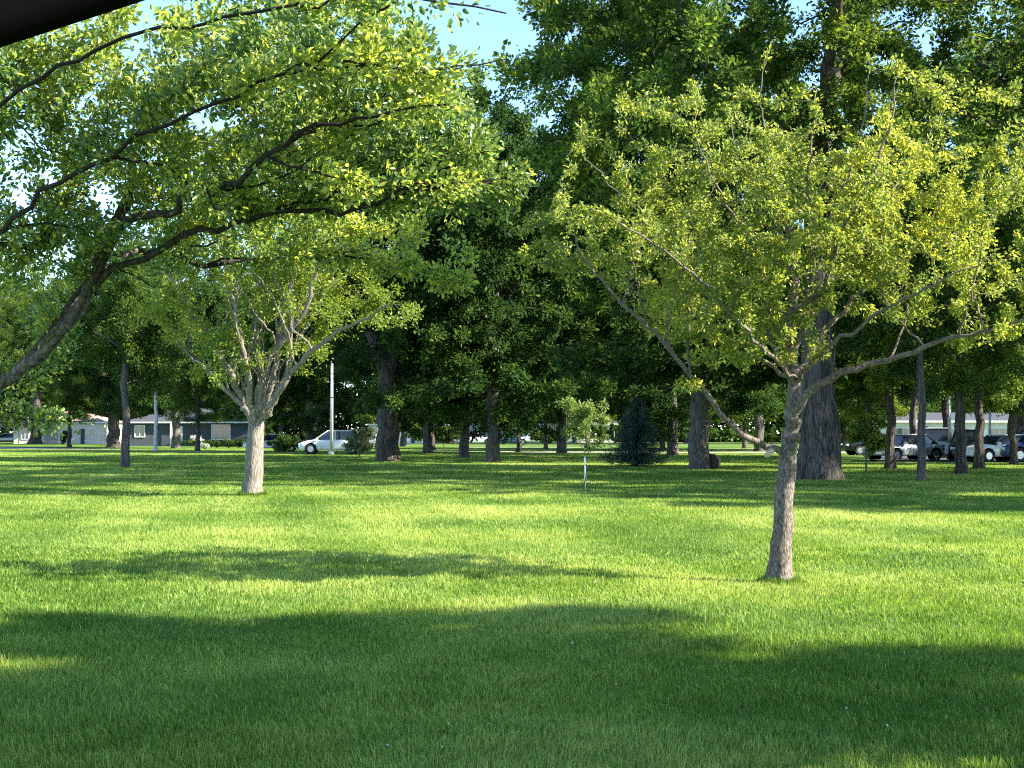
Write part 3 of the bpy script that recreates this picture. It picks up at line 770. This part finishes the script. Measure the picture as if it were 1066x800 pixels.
# ---- young staked tree
def young():
    rng = np.random.default_rng(61)
    x, y = G(609, 513); o = np.array([x, y, 0]); w = lambda px, py, dy=0: W(px, py, y + dy) - o
    root = thing('young_tree', 'young thin tree with airy crown on white wrapped stem', 'tree', (x, y, float(gz(x, y))))
    sk = Skel(.12, rng, .1)
    t = sk.add([(0, 0, -.03), (0, 0, .7), (.02, 0, 1.4), (.03, 0, 2.1)], .016, .009)
    att = lobes(w(609, 436), (.95, .9, 1.15), 26, 380, rng, (.12, .26), .3)
    finish_tree(root, sk, att, .16, .003, 2.4, M['bark_twig'], M['leaf_young'], 3400, .01, .12, .075, .6, rng, flare=.1, tmean=.5)
    b = MB(); b.cyl((0, 0, .0), (0, 0, .9), .022, .02, 12); b.build('stem_wrap', M['stake'], root, True)
    return root
yt = young()
x, y = G(902, 493)
def young2():
    rng = np.random.default_rng(62)
    x, y = G(902, 493); o = np.array([x, y, 0]); w = lambda px, py, dy=0: W(px, py, y + dy) - o
    root = thing('young_tree', 'young thin tree with light green crown, right of the huge old trunk', 'tree', (x, y, float(gz(x, y))))
    sk = Skel(.2, rng, .1); sk.add([(0, 0, -.03), (0, 0, .8), (.02, 0, 1.6), (.03, 0, 2.5)], .05, .02)
    att = lobes(w(903, 452), (1.05, .95, .85), 12, 260, rng, (.2, .4), .5)
    finish_tree(root, sk, att, .25, .006, 2.4, M['bark_twig'], M['leaf_left'], 5000, .02, .16, .10, .6, rng, flare=.1, tmean=.6)
young2()

# ---- small spruce
def spruce():
    rng = np.random.default_rng(71)
    x, y = G(663, 486)
    root = thing('spruce', 'small dark blue green spruce branching right to the ground in the middle of the park', 'tree', (x, y, 0))
    H, R = 3.0, 1.55
    P = []; par = []; r = []
    V = []
    sk = Skel(.15, rng, .0)
    t = sk.add([(0, 0, -.05), (0, 0, H)], .06, .008)
    D = []; Pos = []
    for i in range(230):
        z = .12 + (H - .2) * (i / 230) ** .95; a = i * 2.4 + rng.uniform(-.3, .3)
        L = R * (1 - z / H) ** .8 * rng.uniform(.75, 1.12) + .06
        d = np.array([math.cos(a), math.sin(a), .12]); k = t[min(len(t) - 1, int(z / H * len(t)))]
        sk.add([sk.P[k], sk.P[k] + d * L * .6 - np.array([0, 0, .05]), sk.P[k] + d * L + np.array([0, 0, .06])], .012, .004, k)
    P = np.array(sk.P); par = np.array(sk.par); r = np.array(sk.r)
    link('trunk', skeleton_mesh('trunk', P, par, r, .1, 0, rng), M['bark_old'], root)
    link('crown', leaves_on(P, par, r, 26000, .0125, .10, .11, .22, rng, up=.3, detailed=False, tmean=.45), M['needles'], root)
spruce()

# ---- shrubs
def shrub(name, label, x, y, rx, ry, h, leafm, n, seed, ln=.09, z0=0):
    rng = np.random.default_rng(seed)
    root = thing(name, label, 'shrub', (x, y, z0))
    sk = Skel(.15, rng, .1)
    t = sk.add([(0, 0, -.05), (0, 0, h * .15)], .04, .03)
    for k in range(6):
        a = k * 1.05; sk.add([(0, 0, h * .15), (math.cos(a) * rx * .3, math.sin(a) * ry * .3, h * .45)], .025, .012, t[-1])
    att = lobes((0, 0, h * .5), (rx, ry, h * .5), 14, 240, rng, (.25, .45), .45); att = att[att[:, 2] > .05]
    P, par, r = finish_tree(root, sk, att, .22, .006, 2.3, M['bark_twig'], leafm, n, .02, .15, ln, .5, rng, flare=0, detailed=False)
    root.children[0].name = 'stem'
    root.children[1].name = 'foliage'
    return root
x, y = G(374, 476); shrub('shrub', 'pale olive upright shrub between the white light pole and the forked trunk', x, y, 1.35, .9, 2.1, M['leaf_olive'], 14000, 81)
x, y = G(320, 470); shrub('shrub', 'green rounded shrub behind the front of the white car', x, y + 4, 1.3, 1.3, 3.0, M['leaf_big'], 9000, 82)
x, y = G(206, 466); shrub('flowering_shrub', 'white flowering shrub in front of the dark house', x, y, .9, .7, 1.5, M['petals'], 3000, 83, .12)
x, y = G(213, 468); shrub('flowering_shrub', 'low white flowering shrub on the lawn edge, lower of the pair', x, y, .6, .5, .8, M['petals'], 1600, 84, .1)
x, y = G(790, 466); shrub('hedge', 'long dark hedge far behind the grey trunk and the huge trunk', x, y, 9, 1.5, 3.0, M['leaf_dark'], 22000, 85, .2)
x, y = G(640, 463); shrub('hedge', 'dark hedge along the far street behind the young staked tree', x, y, 14, 1.5, 3.0, M['leaf_dark'], 22000, 86, .25)
x, y = G(236, 466.5); shrub('hedge', 'low dark hedge along the front of the dark house', x, y, 5.5, .6, 1.0, M['leaf_dark'], 9000, 90, .14)
x, y = G(272, 464); shrub('shrub', 'dark bushy shrub beside the right end of the dark house', x, y, 2.2, 1.6, 3.6, M['leaf_dark'], 9000, 87, .16)
x, y = G(66, 462.5); shrub('shrub', 'dark shrub in front of the cream house garage', x, y, 1.0, .8, 2.0, M['leaf_dark'], 4000, 88, .15)
x, y = G(462, 466); shrub('shrub', 'dark wide shrub in front of the white house brick end', x, y, 3.0, 1.4, 2.6, M['leaf_dark'], 9000, 91, .16)
x, y = G(570, 466); shrub('shrub', 'dark wide shrub at the near side of the far street by the white pickup', x, y, 2.6, 1.4, 2.2, M['leaf_dark'], 9000, 92, .16)
x, y = G(298, 473); shrub('shrub', 'dark low shrub hiding the front of the white low car', x, y, 1.6, 1.0, 1.5, M['leaf_dark'], 7000, 93, .12)
x, y = G(436, 463); shrub('shrub', 'sunlit yellow green shrub in front of the white building', x, y, 2.0, 1.5, 3.6, M['leaf_left'], 7000, 89, .18)
# ---- stump beside the grey trunk
def stump():
    x, y = G(742, 489)
    rng = np.random.default_rng(3)
    b = MB(); bmesh.ops.create_icosphere(b.bm, subdivisions=3, radius=.32)
    for v in b.bm.verts:
        v.co.z = (v.co.z + .3) * 1.05; v.co *= 1 + .10 * math.sin(v.co.x * 14) * math.cos(v.co.y * 11 + v.co.z * 7)
    o = b.build('stump', M['stump_wood'], None, True); o.location = (x, y, -.02)
    o['label'] = 'knobbly dark stump at the right foot of the grey trunk'; o['category'] = 'stump'
stump()

# ------------------------------------------------------------------ light pole
def pole():
    x, y = G(345, 474); H = 7.6
    root = thing('light_pole', 'tall white painted light pole left of the forked trunk', 'pole', (x, y, 0))
    MB().cyl((0, 0, 0), (0, 0, H), .125, .08, 20).build('pole_shaft', M['pole'], root, True)
    MB().cyl((0, 0, 0), (0, 0, .25), .2, .19, 20).build('base_cover', M['pole'], root, True)
    MB().cyl((0, 0, 3.9), (0, 0, 3.96), .125, .125, 16).build('band', M['dark_metal'], root)
    MB().box((-.35, -.18, H), (.55, .18, H + .16), .03).build('lamp_head', M['dark_metal'], root)
pole()
def post(name, label, px, by, h, r, mat, cat):
    x, y = G(px, by); root = thing(name, label, cat, (x, y, 0))
    MB().cyl((0, 0, 0), (0, 0, h), r, r * .8, 12).build('shaft', mat, root, True)
    MB().cyl((0, 0, h), (0, 0, h + .08), r * 1.3, r * .6, 12).build('cap', mat, root, True)
post('pole', 'pale grey post at the parking lot just left of the third trunk', 989, 480, 3.4, .10, M['pole'], 'pole')
post('pole', 'thin dark pole in front of the cream house', 86, 461, 4.6, .14, M['dark_metal'], 'pole')
post('pole', 'pale post in the parking lot right of the bright edged trunk', 1031, 480, 3.0, .08, M['pole'], 'pole')

# slim white-barked tree
x, y = G(162, 470)
big_tree(120, 'slim white barked tree in front of the dark house, left of its porch', x, y, 10, 3.2, 4.8, .17, M['leaf_big'], M['bark_white'], 22000, 18, flare=.1, flute=0, ln=.2, natt=350, name='birch_tree')

# ------------------------------------------------------------------ cars
def car(label, x, y, rz, paint, kind='sedan', group='parked cars'):
    """length along x, front at -x"""
    suv = kind == 'suv'; truck = kind == 'pickup'
    Lh = 2.35; Wd = .9; belt = 1.0 if suv or truck else .88; top = 1.68 if suv else 1.78 if truck else 1.43; sill = .28 if not truck else .42
    root = thing('parked_car' if not truck else 'pickup_truck', label, 'car' if not truck else 'truck', (x, y, .01), rz, group)
    nose = belt - .10; tail = belt
    # body: stations along x with half width and deck height
    st = [(-Lh, .66, .62, .40), (-Lh + .12, .80, nose - .10, .30), (-Lh + .5, .88, nose, sill), (-1.25, Wd, belt, sill), (-.3, Wd, belt + .02, sill), (.8, Wd, belt + .02, sill),
          (1.6, Wd, tail + .02, sill), (Lh - .3, .87, tail, sill), (Lh - .05, .80, tail - .08, .32), (Lh, .70, tail - .25, .42)]
    bm = bmesh.new(); rings = []
    for (sx, hw, dz, sl) in st:
        pts = [(-hw * .92, sl), (-hw, sl + .12), (-hw, (sl + dz) / 2 + .08), (-hw * .96, dz - .05), (-hw * .86, dz), (0, dz + .04), (hw * .86, dz), (hw * .96, dz - .05), (hw, (sl + dz) / 2 + .08), (hw, sl + .12), (hw * .92, sl)]
        rings.append([bm.verts.new((sx, p[0], p[1])) for p in pts])
    for a, b in zip(rings[:-1], rings[1:]):
        for i in range(len(a)): bm.faces.new((a[i], a[(i + 1) % len(a)], b[(i + 1) % len(a)], b[i]))
    bm.faces.new(rings[0]); bm.faces.new(rings[-1][::-1])
    B = MB(); B.bm.free(); B.bm = bm; B.build('body', paint, root, True)
    # greenhouse
    x0, x1, x2, x3 = (-1.2, -.3, 1.55, 2.15) if suv else (-1.0, -.4, .55, .7) if truck else (-1.1, -.35, .95, 1.65)
    def frustum(zb, zt, a, b, c, d, wb, wt):
        m = MB(); bmn = m.bm
        v = [bmn.verts.new(p) for p in ((a, -wb, zb), (d, -wb, zb), (d, wb, zb), (a, wb, zb), (b, -wt, zt), (c, -wt, zt), (c, wt, zt), (b, wt, zt))]
        for f in ((0, 1, 2, 3), (4, 5, 6, 7), (0, 1, 5, 4), (1, 2, 6, 5), (2, 3, 7, 6), (3, 0, 4, 7)): bmn.faces.new([v[i] for i in f])
        return m
    frustum(belt - .02, top - .06, x0, x1, x2, x3, .80, .64).build('windows', M['glass'], root)
    m = MB(); m.box((x1 - .05, -.66, top - .07), (x2 + .05, .66, top), .025)
    m.build('roof', paint, root)
    for s in (-1, 1):
        for (a, b) in ((x0, x1), (x3, x2), (.25 if not truck else x3 - .05, .25 if not truck else x2 - .03)):
            MB().cyl((a, s * .80, belt), (b, s * .645, top - .05), .035, .035, 6).build('pillar', paint if kind != 'sedan' else M['black_paint'], root)
    if suv:
        for s in (-1, 1): m = MB(); m.cyl((x1 + .1, s * .56, top + .06), (x2 - .1, s * .56, top + .06), .025, .025, 6); m.box((x1 + .15, s * .56 - .02, top), (x1 + .2, s * .56 + .02, top + .06)); m.box((x2 - .2, s * .56 - .02, top), (x2 - .15, s * .56 + .02, top + .06)); m.build('roof_rack', M['dark_metal'], root)
    if truck:
        m = MB(); m.box((.85, -.72, belt - .02), (Lh - .1, .72, belt + .06), .02); m.build('bed_cover', M['black'], root)
    wr = .36 if suv or truck else .32
    for sx in (-1.45, 1.4):
        for s in (-1, 1):
            t = MB().cyl((sx, s * .70, wr), (sx, s * .915, wr), wr, wr, 24).build('tyre', M['tyre'], root)
            MB().cyl((sx, s * .90, wr), (sx, s * .925, wr), wr * .62, wr * .58, 16).build('rim', M['rim'], t)
            MB().cyl((sx, s * .60, wr + .03), (sx, s * .907, wr + .03), wr * 1.16, wr * 1.16, 24).build('wheel_arch', M['black'], root)
    for s in (-1, 1):
        MB().box((-Lh + .02, s * .62 - .16, .62), (-Lh + .16, s * .62 + .16, .76), .03).build('headlight', M['lamp_glass'], root)
        MB().box((Lh - .10, s * .64 - .12, tail - .22), (Lh + .005, s * .64 + .12, tail - .06), .02).build('tail_light', M['tail'], root)
        MB().box((x0 + .15, s * .98 - .09, belt), (x0 + .28, s * .98 + .09, belt + .14), .02).build('mirror', paint, root)
    MB().box((-Lh - .03, -.7, .34), (-Lh + .12, .7, .52), .03).build('bumper', M['black_paint'] if suv else paint, root)
    return root

def carat(label, px, by, rz, paint, kind): x, y = G(px, by); return car(label, x, y, rz, paint, kind)
carat('white car with roof rack parked behind the white light pole', 346, 473, .05, M['white_paint'], 'suv')
carat('white low car mostly hidden behind the pale forked tree stems', 285, 470.5, .1, M['white_paint'], 'sedan')
carat('white car parked in front of the cream house', 82, 462, .1, M['white_paint'], 'sedan')
carat('silver white car under the navy canopy at the left edge', 6, 462, .2, M['silver_paint'], 'sedan')
carat('white car on the far street behind the centre tree', 496, 463.5, .0, M['white_paint'], 'suv')
carat('blue car on the far street right of the centre tree', 530, 463.5, .0, M['blue_paint'], 'sedan')
carat('white pickup on the far street left of the young staked tree', 556, 463.5, .0, M['white_paint'], 'pickup')
carat('silver car in the parking lot between the two leftmost dark trunks on the right', 942, 480, .5, M['silver_paint'], 'sedan')
carat('white pickup in the parking lot behind the thin trunks', 975, 479, 1.3, M['white_paint'], 'pickup')
carat('black car in the parking lot left of the bright edged trunk', 1008, 480, 1.2, M['black_paint'], 'suv')
carat('white car in the parking lot right of the bright edged trunk', 1043, 481, .3, M['white_paint'], 'sedan')
carat('blue car at the right edge of the parking lot', 1078, 481, .2, M['blue_paint'], 'suv')
carat('black car in the second row of the parking lot', 912, 474, .1, M['black_paint'], 'sedan')

# ------------------------------------------------------------------ buildings
def house(label, px0, px1, by, wall_h, roof_h, wallm, roofm, depth=9, items=(), name='house', hip=True, over=.5):
    x0, y = G(px0, by); x1, _ = G(px1, by); w = x1 - x0
    root = thing(name, label, 'house' if name == 'house' else 'building', ((x0 + x1) / 2, y, 0))
    MB().box((-w / 2, 0, 0), (w / 2, depth, wall_h)).build('wall', wallm, root)
    m = MB(); e = over; ri = min(w / 2, depth / 2) if hip else 0
    v = [m.bm.verts.new(p) for p in ((-w / 2 - e, -e, wall_h + .003), (w / 2 + e, -e, wall_h + .003), (w / 2 + e, depth + e, wall_h + .003), (-w / 2 - e, depth + e, wall_h + .003),
                                     (-w / 2 - e + ri * 1.1 * (1 if hip else 0), depth / 2, wall_h + roof_h), (w / 2 + e - ri * 1.1 * (1 if hip else 0), depth / 2, wall_h + roof_h))]
    for f in ((0, 1, 2, 3), (0, 1, 5, 4), (2, 3, 4, 5), (1, 2, 5), (3, 0, 4)): m.bm.faces.new([v[i] for i in f])
    m.build('roof', roofm, root)
    MB().box((-w / 2 - e, -e - .04, wall_h - .16), (w / 2 + e, -e + .0, wall_h), 0).build('fascia', M['trim'], root)
    k = w / (px1 - px0)
    for it in items:
        kind, pa, pb, za, zb = it[:5]; xa = (pa - px0) * k - w / 2; xb = (pb - px0) * k - w / 2
        if kind == 'window':
            fr = MB(); t = .09
            fr.box((xa, -.08, za), (xa + t, .0, zb)); fr.box((xb - t, -.08, za), (xb, .0, zb)); fr.box((xa + t, -.08, za), (xb - t, .0, za + t)); fr.box((xa + t, -.08, zb - t), (xb - t, .0, zb))
            fr.box(((xa + xb) / 2 - .03, -.07, za + t), ((xa + xb) / 2 + .03, -.01, zb - t))
            f = fr.build('window_frame', M['trim'], root)
            MB().box((xa + t, -.03, za + t), (xb - t, -.012, zb - t)).build('pane', M['pane'], f)
        elif kind == 'garage':
            g = MB().box((xa, -.05, za), (xb, -.003, zb)).build('garage_door', M['grey_door'], root)
            m = MB()
            for j in range(1, 4): zz = za + (zb - za) * j / 4; m.box((xa + .03, -.062, zz - .015), (xb - .03, -.052, zz + .015))
            m.build('door_seam', M['dark_metal'], g)
        elif kind == 'door':
            d = MB().box((xa, -.05, za), (xb, -.003, zb)).build('door', it[5], root)
            MB().box((xb - .14, -.09, 1.0), (xb - .08, -.052, 1.06)).build('handle', M['rim'], d)
        elif kind == 'post':
            MB().box((xa, -e - .02, 0), (xb, -e + .16 - .02, wall_h - .17)).build('porch_post', M['trim'], root)
        elif kind == 'panel':
            MB().box((xa, -.06, za), (xb, -.004, zb)).build('wall_panel', it[5], root)
    return root
house('cream house with tan roof behind the dark trunk at far left', 14, 108, 462.3, 3.0, 1.6, M['cream'], M['roof_pink'], 10,
      (('garage', 46, 60, 0, 2.6), ('window', 22, 30, .6, 2.4), ('window', 70, 78, 1.0, 2.2), ('window', 92, 99, 1.0, 2.2), ('door', 84, 88, 0, 2.1, M['slate_wall'])))
house('dark slate house with charcoal roof and white window trim behind the slim trees', 133, 262, 464.5, 2.8, 1.7, M['slate_wall'], M['roof_dark'], 9,
      (('window', 140, 151, 1.0, 2.4), ('post', 178, 180, 0, 1), ('panel', 184, 190, .3, 2.3, M['white_wall']), ('window', 220, 240, .7, 2.5), ('door', 196, 201, 0, 2.1, M['black_paint'])))
house('white house with brick end seen right of the forked trunk', 384, 474, 461.5, 2.8, 1.3, M['white_wall'], M['roof_pink'], 9,
      (('panel', 450, 472, 0, 2.75, M['brick']), ('window', 400, 408, 1, 2.2), ('door', 428, 432, 0, 2.1, M['slate_wall'])))
house('long white building behind the far street in the middle', 488, 640, 460.8, 3.0, 1.2, M['white_wall'], M['roof_dark'], 10,
      (('door', 524, 529, 0, 2.3, M['blue_paint']), ('window', 500, 512, 1, 2.2), ('window', 545, 556, 1, 2.2), ('window', 585, 596, 1, 2.2)), 'building', False)
house('long pale building beyond the parking lot on the right', 872, 1110, 468.5, 2.6, .8, M['white_wall'], M['roof_dark'], 10,
      (('panel', 876, 886, 0, 2.4, M['brick']), ('panel', 888, 904, 0, 1.6, M['slate_wall']), ('window', 930, 950, .9, 2.0), ('door', 960, 966, 0, 2.1, M['blue_paint']), ('window', 985, 1010, .9, 2.0), ('window', 1030, 1050, .9, 2.0)), 'building', False)

# canopy tent, banner, small white post box
def canopy():
    x, y = G(3, 463); y += .5; root = thing('canopy', 'navy pop up canopy over the car at the left edge', 'canopy', (x, y, 0))
    m = MB(); v = [m.bm.verts.new(p) for p in ((-3, -3, 2.5), (3, -3, 2.5), (3, 3, 2.5), (-3, 3, 2.5), (0, 0, 3.9), (-3, -3, 2.2), (3, -3, 2.2), (3, 3, 2.2), (-3, 3, 2.2))]
    for f in ((0, 1, 4), (1, 2, 4), (2, 3, 4), (3, 0, 4), (0, 1, 6, 5), (1, 2, 7, 6), (2, 3, 8, 7), (3, 0, 5, 8)): m.bm.faces.new([v[i] for i in f])
    m.build('canvas_top', M['navy'], root)
    for a in (-2.95, 2.95):
        for b in (-2.95, 2.95): MB().cyl((a, b, 0), (a, b, 2.5), .05, .05, 8).build('leg', M['dark_metal'], root)
canopy()
def banner():
    x, y = G(43.5, 462.6); root = thing('banner', 'teal upright feather banner beside the grey garage door', 'banner', (x, y, 0))
    MB().cyl((0, 0, 0), (0, 0, 3.1), .03, .02, 8).build('shaft', M['dark_metal'], root)
    MB().prism([(.03, 1.3), (.6, 1.5), (.62, 2.7), (.03, 3.05)], -.012, .012).build('cloth', M['teal'], root)
banner()
def mailbox():
    x, y = G(122, 465.5); root = thing('mailbox', 'white mailbox on a post left of the slim grey trunk', 'mailbox', (x, y, 0))
    MB().box((-.1, -.1, 0), (.1, .1, 1.15), .01).build('post', M['trim'], root)
    MB().box((-.25, -.35, 1.15), (.25, .35, 1.7), .1).build('box', M['trim'], root)
mailbox()

# ------------------------------------------------------------------ edge of the car window the photo is taken from
def window_edge():
    root = thing('car_window_frame', 'black upper edge of a car window crossing the top left corner', 'window frame', (-1.15, .3, 0))
    o = np.array([-1.15, .3, 0])
    a = W(300, -68, .62); b = W(165, -14, .60); c = W(60, 20, .58); d = W(-40, 52, .56); e = W(-260, 130, .52)
    pts = [a + np.array([.35, .02, .03]), a, b, c, d, e, np.array([-.62, .48, 1.30]), np.array([-.95, .40, .95]), np.array([-1.1, .32, .6]), np.array([-1.15, .3, .0])]
    pts = [p - o for p in pts]
    C = chain_pts(pts, .02)
    # rounded bar swept along the line, thick upwards
    V = []; s = 14; ang = np.arange(s) / s * 2 * np.pi
    T = np.gradient(C, axis=0); T /= np.linalg.norm(T, axis=1, keepdims=True)
    for k in range(len(C)):
        sd = np.array([0, 1., 0]) - T[k] * T[k][1]; sd /= np.linalg.norm(sd); up = np.cross(sd, T[k]); 
        if up[2] < 0: up = -up
        cs = np.sign(np.cos(ang)) * np.abs(np.cos(ang)) ** .7; sn = np.sign(np.sin(ang)) * np.abs(np.sin(ang)) ** .7
        V.append(C[k] + np.outer(cs * .018, sd) + np.outer(sn * .03 + .028, up))
    m = len(C); i0 = (np.arange(m - 1)[:, None] * s + np.arange(s)); i1 = (np.arange(m - 1)[:, None] * s + (np.arange(s) + 1) % s)
    link('frame', mesh_np('frame', np.concatenate(V), [np.stack([i0, i1, i1 + s, i0 + s], -1).reshape(-1, 4)], smooth=True), M['black'], root)
window_edge()
